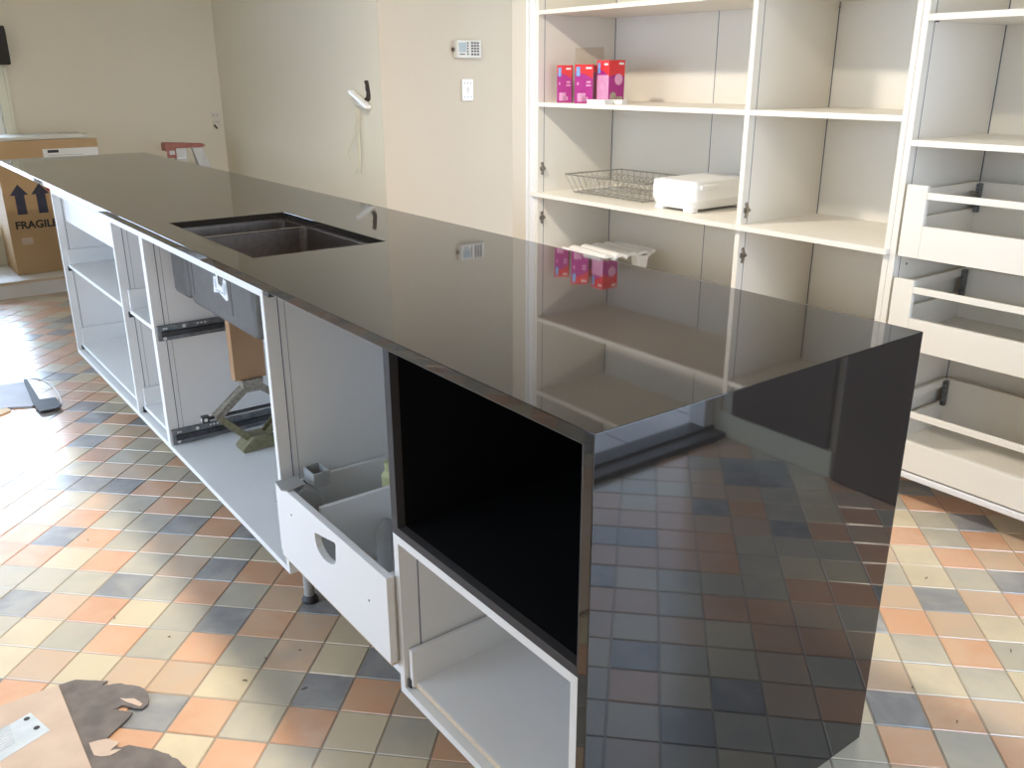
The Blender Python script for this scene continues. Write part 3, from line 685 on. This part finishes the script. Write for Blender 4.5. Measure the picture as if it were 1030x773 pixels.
# ------------------------------------------------------------------ pantry
PY, PB = 1.875, 2.345
PG = 'white pantry cabinets along the back wall'
def hinge(par, x, s, z, y=PY+.024):
    g = Geo().box(x, x+.004*s, y-.012, y+.016, z-.009, z+.009)
    g.box(x, x+.010*s, y-.004, y+.004, z-.020, z+.020)
    for dz in (-.022, .022): g.disc((x, y, z+dz), .007, 'x', .006*s, 12)
    g.disc((x+.004*s, y+.012, z), .0055, 'x', .006*s, 10)
    return obj('hinge_plate', g, M['hinge'], par, bevel=.0008)
def jstrip(par, x, s, z0, z1): obj('joint_line', Geo().box(x, x+.0006*s, PY+.034, PY+.0365, z0, z1), M['joint'], par)
PT = 2.40
SH = (1.600, 1.217, .818, .452)      # shelf tops
# left wide unit
k = thing('pantry_cabinet', 'wide white pantry cabinet holding the magenta boxes and wire rack', 'cabinet', (-1.9, 2.1, 0), PG)
a = obj('side_panel', B(-2.506, -2.487, PY, PB, .09, PT), M['pwhite'], k, bevel=.0006); jstrip(a, -2.487, 1, .11, PT-.02)
hinge(a, -2.487, 1, .925); hinge(a, -2.487, 1, .700)
obj('back_panel', B(-2.487, -1.868, PB-.010, PB, .11, PT), M['pwhite'], k)
obj('back_panel', B(-1.865, -1.321, PB-.010, PB, .11, PT), M['pwhite'], k)
obj('cabinet_plinth', B(-2.50, -1.322, 2.10, 2.118, .0, .0895), M['pwhite'], k)
obj('joint_line', Geo().box(-2.487, -2.4845, PB-.0125, PB-.010, .11, PT).box(-1.868, -1.865, PB-.0106, PB-.010, .11, PT), M['joint'], k)
def shelf(par, x0, x1, zt_, yf=PY, nm='shelf'): return obj(nm, B(x0, x1, yf+.001, PB-.010, zt_-.018, zt_), M['pwhite'], par, bevel=.0006)
for z in SH[:2] + (1.98,): shelf(k, -2.487, -1.321, z)
shelf(k, -2.487, -1.321, SH[3], PY+.02)
obj('middle_board', B(-2.515, -1.321, PY-.018, PB-.010, SH[2]-.018, SH[2]), M['pwhite'], k, bevel=.0008)
obj('base_panel', B(-2.487, -1.321, PY, PB, .09, .108), M['pwhite'], k)
# middle unit
k = thing('pantry_cabinet', 'empty white pantry cabinet between wide unit and drawer tower', 'cabinet', (-1.0, 2.1, 0), PG)
a = obj('side_panel', B(-1.3205, -1.300, PY, PB, .09, PT), M['pwhite'], k, bevel=.0006); jstrip(a, -1.300, 1, .11, PT-.02)
hinge(a, -1.300, 1, .868); hinge(a, -1.300, 1, .703)
obj('side_panel', B(-.7305, -.712, PY, PB, .09, PT), M['pwhite'], k, bevel=.0006)
obj('back_panel', B(-1.300, -.7305, PB-.010, PB, .11, PT), M['pwhite'], k)
obj('joint_line', Geo().box(-1.300, -1.2975, PB-.0125, PB-.010, .11, PT), M['joint'], k)
for z in SH[:2] + (1.98, SH[3]): shelf(k, -1.300, -.7305, z, PY if z != SH[3] else PY+.02)
obj('middle_board', B(-1.320, -.7125, PY-.018, PB-.010, SH[2]-.018, SH[2]), M['pwhite'], k, bevel=.0008)
obj('base_panel', B(-1.300, -.7305, PY, PB, .09, .108), M['pwhite'], k)
obj('cabinet_plinth', B(-1.32, -.713, 2.10, 2.118, .0, .0895), M['pwhite'], k)
g = Geo()
for z in (.795, 1.585): g.disc((-1.294, PB-.016, z-.02), .004, 'y', -.004, 8)
obj('shelf_pin', g, M['hinge'], k)
# drawer tower
k = thing('pantry_cabinet', 'white pantry drawer tower at the right edge of the photo', 'cabinet', (-.25, 2.1, 0), PG)
tx0, tx1 = -.711, .232
a = obj('side_panel', B(tx0, -.691, PY, PB, .09, PT), M['pwhite'], k, bevel=.0006); jstrip(a, -.691, 1, .11, PT-.02)
obj('screw_hole', Geo().disc((-.691, PY+.075, .765), .004, 'x', .0006, 10), M['hole'], a)
obj('side_panel', B(.212, tx1, PY, PB, .09, PT), M['pwhite'], k, bevel=.0006)
obj('back_panel', B(-.691, .212, PB-.010, PB, .112, PT), M['pwhite'], k)
obj('joint_line', Geo().box(-.691, -.6885, PB-.0125, PB-.010, .11, PT), M['joint'], k)
for z in (1.4965, 1.1485, 1.98): shelf(k, -.691, .212, z)
obj('base_panel', B(-.691, .212, PY-.004, PB, .090, .1115), M['lip'], k, bevel=.004)
g = Geo()
for x in (-.687, .18):
    g.box(x, x+.006, PY+.03, PY+.042, 1.475, 1.479)
obj('shelf_pin', g, M['joint'], k)
obj('cabinet_plinth', B(-.711, tx1, 2.10, 2.118, .0, .0895), M['pwhite'], k)
for n_, z0 in enumerate((.802, .5155, .118)):
    dx0, dx1 = -.681, .202; hh = .217
    d = obj('rail_drawer', Geo().cells([dx0+.066, dx1-.066], [PY-.004, PY+.012], [z0, z0+.098], lambda i,j,k: True), M['pwhite'], k, bevel=.0008)
    for s in (0, 1):
        x = dx0 if s == 0 else dx1-.0655
        obj('front_post', B(x, x+.0655, PY-.004, PY+.012, z0, z0+hh), M['pwhite'], d, bevel=.0008)
    obj('front_rail', B(dx0+.0655, dx1-.0655, PY-.002, PY+.010, z0+.178, z0+.198), M['pwhite'], d, bevel=.0015)
    obj('drawer_bottom', B(dx0+.012, dx1-.012, PY+.012, 2.30, z0+.012, z0+.026), M['pwhite'], d)
    obj('drawer_back', B(dx0+.012, dx1-.012, 2.285, 2.30, z0+.026, z0+.198), M['pwhite'], d, bevel=.001)
    for s in (0, 1):
        x = dx0+.002 if s == 0 else dx1-.015
        obj('drawer_side', B(x, x+.013, PY+.012, 2.30, z0+.012, z0+.112), M['pwhite'], d, bevel=.001)
        obj('side_rail', B(x, x+.013, PY+.012, 2.285, z0+.170, z0+.198), M['pwhite'], d, bevel=.001)
        x2 = x+.014 if s == 0 else x-.002
        g = Geo().box(x2, x2+.012*(1 if s == 0 else -1), 2.268, 2.285, z0+.10, z0+.192)
        for q in range(9): g.box(x2, x2+.014*(1 if s == 0 else -1), 2.262, 2.268, z0+.104+q*.010, z0+.109+q*.010)
        obj('rear_bracket', g, M['slide'], d)

# ------------------------------------------------------------------ things on the pantry shelves
zS = SH[1] + .0003
def bulb_box(loc, rz, label, w=.085, dp=.075, h=.148, third=False, dark=False):
    k = thing('light_bulb_box', label, 'box', (0,0,0), 'light bulb cartons on the pantry shelf')
    ORG[k.name] = Vector((0,0,0))
    front = -dp/2
    obj('carton', B(-w/2, w/2, -dp/2, dp/2, 0, h), M['magentad'] if dark else M['magenta'], k, bevel=.0008)
    obj('top_band', Geo().box(-w/2-.0004, w/2+.0004, -dp/2-.0004, dp/2+.0004, h*.80, h+.0005), M['red'], k, label='red printed band')
    # curved red swoosh on the front
    pts = [(-w/2, h*.81)] + [(-w/2 + w*t/8, h*.81 - h*(.01+.17*(t/8)**2)) for t in range(9)] + [(w/2, h*.81)]
    obj('red_swoosh', Geo().prism(pts, 'y', front-.0008, front), M['red'], k)
    if third:
        obj('pale_panel', Geo().box(-w/2+.002, w/2-.002, front-.0009, front, .008, h*.66), M['pink'], k)
        X = w/2
        obj('pink_roundel', Geo().disc((X, dp*.12, h*.56), dp*.26, 'x', .0010, 24), M['pink'], k)
        obj('red_swoosh', Geo().prism([(-dp/2, h*.86), (-dp/2, h*.62), (-dp*.2, h*.66), (dp*.1, h*.70), (dp*.5, h*.62), (dp/2, h*.86)], 'x', X, X+.0006), M['red'], k)
        obj('bulb_picture', Geo().disc((X, -dp*.22, h*.17), dp*.2, 'x', .0010, 16).box(X, X+.0009, 0, dp*.4, .006, h*.16), M['taupe'], k)
        obj('white_lettering', Geo().box(X, X+.0012, dp*.12, dp*.42, h*.90, h*.95), M['paper'], k)
    else:
        g = Geo()
        for (a, b_, c, dd) in ((-.34,.10,.02,.24), (-.10,.12,.02,.18), (.14,.24,.04,.14), (.14,.38,.5,.55), (.12,.40,.42,.46), (-.38,-.28,.45,.52)):
            g.box(w*a, w*b_, front-.0009, front, h*c+.004, h*dd+.004)
        obj('pink_print', g, M['pink'], k)
    obj('blue_flash', Geo().box(-w*.42, -w*.22, front-.0011, front, h*.70, h*.94), M['blue'], k)
    g = Geo().box(w*.10, w*.42, front-.0011, front, h*.885, h*.93)
    obj('white_lettering', g, M['paper'], k)
    k.location = loc; k.rotation_euler = (0,0,rz); return k
bulb_box((-2.405, 1.962, zS), .80, 'magenta and red light bulb carton, leftmost on the pantry shelf', w=.066, dp=.062, h=.156)
bulb_box((-2.335, 2.03, zS), .30, 'dark magenta carton half hidden between the two magenta bulb boxes', w=.07, dp=.07, h=.156, dark=True)
bulb_box((-2.248, 1.938, zS), .80, 'magenta and red light bulb carton just behind the white cards', w=.078, dp=.062, h=.158)
bulb_box((-2.165, 2.015, zS), -.02, 'taller red topped carton with pink roundel, rightmost of the bulb boxes', w=.078, h=.174, dp=.088, third=True)
k = obj('white_carton', B(-2.165, -2.052, 1.882, 1.928, zS, zS+.018), M['paper'], cat='card', bevel=.001, label='small flat white box lying at the shelf edge before bulb cartons')
k = obj('white_carton', B(-2.11, -2.01, 1.938, 1.968, zS, zS+.018), M['paper'], cat='card', bevel=.001, label='flat white strip box behind the other white box, farther right')
k = obj('cream_sheet', Geo().hexa([(-2.460,2.09,zS),(-2.4575,2.09,zS),(-2.4575,2.26,zS),(-2.460,2.26,zS)], [(-2.4855,2.09,zS+.232),(-2.483,2.09,zS+.232),(-2.483,2.26,zS+.238),(-2.4855,2.26,zS+.238)]), M['tancard'], cat='sheet', label='tan card leaning on the cabinet side behind the bulb cartons')
# wire dish rack
zR = SH[2]
k = thing('dish_rack', 'zinc wire dish rack on the pantry board beside white tub', 'dish rack', (-2.2, 2.15, zR))
x0, x1, ya, yb_ = -2.355, -1.90, 1.985, 2.29; zb0, zt0 = zR+.008, zR+.086
gi = .03
top = [(x0-gi,ya-gi,zt0),(x1+gi,ya-gi,zt0),(x1+gi,yb_+gi-.01,zt0),(x0-gi,yb_+gi-.01,zt0),(x0-gi,ya-gi,zt0)]
bot = [(x0,ya,zb0),(x1,ya,zb0),(x1,yb_,zb0),(x0,yb_,zb0),(x0,ya,zb0)]
g = Geo().tube(top, .0032, 8); obj('top_rim', g, M['wire'], k)
g = Geo().tube(bot, .0026, 8); obj('bottom_rim', g, M['wire'], k)
g = Geo()
n = 12
for q in range(n+1):
    x = x0 + (x1-x0)*q/n; xt = x0-gi + (x1-x0+2*gi)*q/n
    g.tube([(xt, ya-gi, zt0), (x, ya, zb0), (x, yb_, zb0), (xt, yb_+gi-.01, zt0)], .0014, 6)
for q in range(12):
    y = ya + (yb_-ya)*q/11; yt = ya-gi + (yb_-ya+2*gi-.01)*q/11
    g.tube([(x0-gi, yt, zt0), (x0, y, zb0)], .0014, 6); g.tube([(x1+gi, yt, zt0), (x1, y, zb0)], .0014, 6)
for y in (2.05, 2.16, 2.26): g.tube([(x0, y, zb0), (x1, y, zb0)], .002, 6)
obj('side_wires', g, M['wire'], k)
g = Geo()
for q in range(15):
    x = x0+.02+q*(x1-x0-.04)/14
    for yc in (2.08, 2.20):
        g.tube([(x, yc-.045, zb0)] + [(x, yc-.045*math.cos(PI*a/6), zb0+.072*math.sin(PI*a/6)) for a in range(1,6)] + [(x, yc+.045, zb0)], .0013, 5)
obj('plate_loops', g, M['wire'], k)
g = Geo()
for x in (x0+.03, x1-.03):
    for y in (ya+.02, yb_-.02): g.tube([(x, y, zR+.0004), (x, y, zb0)], .004, 8)
obj('wire_feet', g, M['wire'], k)
# white tub
k = thing('plastic_tub', 'glossy white plastic tub on the pantry board beside dish rack', 'tub', (-1.60, 2.05, zR))
def tubgeo(x0, x1, y0, y1, z0, z1, ins, r, c=.02):
    g = Geo(); bm = g.bm; rings = []
    for i_, z, rad in ((ins+.004, z0, r), (ins, z0+.006, r), (0, z0+(z1-z0)*.35, r), (0, z1-.02, r), (.0+.002, z1-.006, r), (.008, z1, r), (.014, z1, r), (.016, z1-.01, r), (ins+.016, z0+.008, r)):
        rings.append([bm.verts.new((x, y, z)) for x, y in rr(x0+i_, x1-i_, y0+i_, y1-i_, max(.008, rad-i_*.4))])
    n = len(rings[0])
    for a, b_ in zip(rings, rings[1:]):
        for i in range(n): bm.faces.new((a[i], a[(i+1)%n], b_[(i+1)%n], b_[i]))
    bm.faces.new(rings[-1]); bm.faces.new(rings[0][::-1]); return g
obj('tub_body', tubgeo(-1.812, -1.575, 1.925, 2.285, zR+.012, zR+.115, .014, .03), M['tub'], k, smooth=False)
for (a, b_, c, dd) in ((-1.64,-1.592,1.938,1.975), (-1.64,-1.592,2.22,2.262), (-1.795,-1.752,2.22,2.262), (-1.795,-1.752,1.938,1.975)):
    obj('tub_foot', B(a, b_, c, dd, zR+.0003, zR+.016), M['tub'], k, bevel=.004)
obj('lid_handle', B(-1.577, -1.567, 1.96, 2.06, zR+.090, zR+.108), M['tub'], k, bevel=.004)
obj('tub_lid', tubgeo(-1.809, -1.578, 1.928, 2.282, zR+.113, zR+.119, .0, .028), M['tub'], k, smooth=False)
# ribbed white tray on the lower shelf
zT = SH[3]
k = thing('ribbed_tray', 'white ribbed plastic tray on the lower pantry shelf above worktop edge', 'tray', (-2.18, 2.08, zT))
g = Geo(); bm = g.bm; nx_, ny_ = 2, 60; rows = []
L_, D_ = .285, .33
for j in range(ny_+1):
    yy = -D_/2 + D_*j/ny_
    w_ = .017*abs(math.cos(PI*5*j/ny_))**.5
    rows.append([(-L_/2, yy, .100+w_), (L_/2, yy, .100+w_)])
vt = [[bm.verts.new(p) for p in r_] for r_ in rows]; vb = [[bm.verts.new((p[0], p[1], p[2]-.014)) for p in r_] for r_ in rows]
for j in range(ny_):
    bm.faces.new((vt[j][0], vt[j][1], vt[j+1][1], vt[j+1][0])); bm.faces.new((vb[j][0], vb[j+1][0], vb[j+1][1], vb[j][1]))
    for c in (0, 1): bm.faces.new((vt[j][c], vt[j+1][c], vb[j+1][c], vb[j][c]))
for j in (0, ny_): bm.faces.new((vt[j][0], vt[j][1], vb[j][1], vb[j][0]))
ORG[k.name] = Vector((0,0,0))
o_ = obj('ribbed_top', g, M['tub'], k)
for x in (-.13, .09):
    for y in (-.12, .08): obj('tray_foot', Geo().hexa([(x,y,0.0005),(x+.04,y,0.0005),(x+.04,y+.04,0.0005),(x,y+.04,0.0005)], [(x-.01,y-.01,.095),(x+.05,y-.01,.095),(x+.05,y+.05,.095),(x-.01,y+.05,.095)]), M['tub'], k, bevel=.002)
k.location = (-2.235, 2.10, zT+.0003); k.rotation_euler = (0,0,-.12)

# ------------------------------------------------------------------ things on the floor
def jag(pts, amp, n):
    out = []
    for a, b_ in zip(pts, pts[1:]+pts[:1]):
        for q in range(n):
            tt_ = q/n; x = a[0]+(b_[0]-a[0])*tt_; y = a[1]+(b_[1]-a[1])*tt_
            if q: x += random.uniform(-amp, amp); y += random.uniform(-amp, amp)
            out.append((x, y))
    return out
k = thing('cardboard_sheet', 'pale brown cardboard sheet with torn dark edge on floor tiles', 'cardboard', (-.98, -.75, 0))
obj('sheet_face', B(-1.206, -.70, -1.15, -.543, .0062, .0095), M['cardpale'], k, bevel=.0005)
torn = [(-1.206,-.60),(-1.208,-.507),(-1.185,-.480),(-1.158,-.447),(-1.150,-.462),(-1.130,-.425),(-1.091,-.393),(-1.050,-.385),(-1.017,-.396),(-1.010,-.41),(-1.048,-.440),(-1.048,-.464),(-1.030,-.445),(-1.010,-.43),(-.975,-.475),(-.954,-.499),(-.935,-.520),
        (-.925,-.500),(-.91,-.464),(-.87,-.43),(-.833,-.405),(-.80,-.393),(-.76,-.387),(-.72,-.40),(-.70,-.60)]
obj('torn_layer', Geo().prism(jag(torn, .003, 3), 'z', .003, .0058), M['torn'], k, label='dark grey torn backing')
obj('torn_flap', Geo().prism(jag([(-.965,-.53),(-.955,-.495),(-.93,-.478),(-.915,-.50),(-.905,-.48),(-.90,-.505),(-.92,-.53)], .002, 2), 'z', .006, .0072), M['cardpale'], k)
obj('torn_flap', Geo().prism(jag([(-1.075,-.44),(-1.055,-.415),(-1.025,-.405),(-1.02,-.413),(-1.05,-.43)], .0015, 2), 'z', .006, .007), M['cardpale'], k)
pl_ = obj('printed_label', Geo().prism([(-1.140,-.612),(-1.052,-.588),(-.962,-.83),(-1.05,-.853)], 'z', .0095, .0101), M['paperblue'], k, label='pale blue printed label')
g = Geo()
for q in range(9):
    a = Vector((-1.130, -.640, 0)); 
    x = -1.128+.0085*q; y = -.655-.0*q
    g.hexa([(x,y,.0101),(x+.003,y,.0101),(x+.073,y-.19,.0101),(x+.07,y-.19,.0101)], [(x,y,.0104),(x+.003,y,.0104),(x+.073,y-.19,.0104),(x+.07,y-.19,.0104)])
obj('label_print', g, M['papergrey'], pl_)
obj('label_symbol', Geo().disc((-1.122,-.622,.0101), .0065, 'z', .0004, 10).disc((-1.078,-.610,.0101), .0065, 'z', .0004, 10), M['inkb'], pl_)
# grey sheet in the window glare
k = thing('grey_offcut', 'grey sheet with dark angled strip on the glaring floor tiles', 'offcut', (-3.45, -.28, 0))
obj('sheet', Geo().prism([(-3.70,-.50),(-3.643,-.217),(-3.300,-.222),(-3.262,-.252),(-3.31,-.34),(-3.30,-.50)], 'z', .0008, .008), M['slate'], k, bevel=.001)
obj('dark_strip', Geo().prism([(-3.655,-.222),(-3.643,-.205),(-3.315,-.212),(-3.300,-.152),(-3.185,-.150),(-3.155,-.165),(-3.148,-.238),(-3.25,-.245)], 'z', .008, .016), M['rubber'], k, bevel=.002)
obj('raw_corner', Geo().prism([(-3.36,-.50),(-3.33,-.345),(-3.27,-.33),(-3.22,-.40),(-3.22,-.50)], 'z', .0005, .007), M['mdf'], k)
obj('white_cord', Geo().tube([(-3.75,-.22,.004),(-3.70,-.18,.004),(-3.62,-.145,.004),(-3.50,-.128,.004),(-3.38,-.127,.004),(-3.24,-.140,.004)], .0025, 6), M['tub'], cat='strap', label='thin white cord curving around the grey offcut on the floor')  # loose white cord lying on the tiles
# crumbs and chips scattered over the tiles
spots = [(-.97,-.19),(-1.48,-.07),(-1.25,-.28),(-1.42,-.37),(-.86,-.09),(-1.9,-.33),(-1.0,-.04),(.1,1.0),(-.25,1.5),(-.02,1.03),(.05,1.35),(-1.02,-.12),(-2.0,-.15)]
for q, (x, y) in enumerate(spots):
    a = random.uniform(0, PI); l = random.uniform(.003, .008)
    obj('floor_crumb', Geo().tube([(x-l*math.cos(a), y-l*math.sin(a), .0022), (x, y+.002, .0035), (x+l*math.cos(a), y+l*math.sin(a), .0022)], [.0008,.0016,.0008], 6), M['debris'],
        cat='crumb', group='dark crumbs scattered on the tiles', label='tiny dark brown crumb of debris on the floor tiles')

# ------------------------------------------------------------------ lights
def area(name, loc, rot, sx, sy, power, col=(1,1,1), portal=False):
    l = bpy.data.lights.new(name, 'AREA'); l.shape = 'RECTANGLE'; l.size = sx; l.size_y = sy; l.energy = power; l.color = col
    o = bpy.data.objects.new(name, l); COL.objects.link(o); o.location = loc; o.rotation_euler = rot
    if portal: l.cycles.is_portal = True
    return o
area('sky_portal', (XL-.10, (WY0+WY1)/2, (WZ0+WZ1)/2), (0, -PI/2, 0), WZ1-WZ0, WY1-WY0, 1, portal=True)
area('sky_portal', ((FX0+FX1)/2, YF-.10, FZ1/2), (PI/2, 0, 0), FX1-FX0, FZ1, 1, portal=True)
area('sky_portal', ((GX0+GX1)/2, YF-.10, (GZ0+FZ1)/2), (PI/2, 0, 0), GX1-GX0, FZ1-GZ0, 1, portal=True)
area('sky_portal', (XE+.11, (RY0+RY1)/2, RZ1/2), (0, PI/2, 0), RZ1, RY1-RY0, 1, portal=True)
SKY0, SKY1 = 5.2, 17
w = bpy.data.worlds.new('daylight'); scn.world = w; w.use_nodes = True
wn = w.node_tree; bg = wn.nodes['Background']
tcw = wn.nodes.new('ShaderNodeTexCoord'); dt = wn.nodes.new('ShaderNodeVectorMath'); dt.operation = 'DOT_PRODUCT'
dt.inputs[1].default_value = (-.94, -.05, .33)
wn.links.new(tcw.outputs['Generated'], dt.inputs[0])
rw = wn.nodes.new('ShaderNodeMapRange'); rw.interpolation_type = 'SMOOTHSTEP'
rw.inputs['From Min'].default_value = .6; rw.inputs['From Max'].default_value = .97; rw.inputs['To Min'].default_value = SKY0; rw.inputs['To Max'].default_value = SKY1
wn.links.new(dt.outputs['Value'], rw.inputs['Value']); wn.links.new(rw.outputs['Result'], bg.inputs['Strength'])
bg.inputs['Color'].default_value = (.62, .77, 1.0, 1)
# ceiling lamps over the island
for q, (x, y, p) in enumerate(((-1.95, .35, 44), (-.6, .30, 18))):
    k = thing('ceiling_lamp', ('round ceiling lamp over the sink end of the island', 'round ceiling lamp over the waterfall end of the island')[q], 'lamp', (x, y, ZC-.05))
    obj('lamp_base', Geo().tube([(x,y,ZC-.02),(x,y,ZC-.0005)], .13, 32), M['tub'], k)
    obj('lamp_diffuser', Geo().tube([(x,y,ZC-.048),(x,y,ZC-.044),(x,y,ZC-.02)], [.10,.115,.12], 32), M['lampglow'], k)
    l = bpy.data.lights.new('ceiling_lamp_light', 'AREA'); l.shape = 'DISK'; l.size = .2; l.energy = p; l.color = (1, .91, .78)
    o = bpy.data.objects.new('ceiling_lamp_light', l); COL.objects.link(o); o.location = (x, y, ZC-.055)

# ------------------------------------------------------------------ view
vs = scn.view_settings; vs.view_transform = 'Standard'; vs.look = 'None'; vs.gamma = 1; vs.exposure = .4; vs.use_curve_mapping = False
scn.cycles.max_bounces = 10; scn.cycles.diffuse_bounces = 6; scn.cycles.glossy_bounces = 5; scn.cycles.transparent_max_bounces = 8
scn.cycles.use_denoising = True; scn.cycles.sample_clamp_indirect = 6
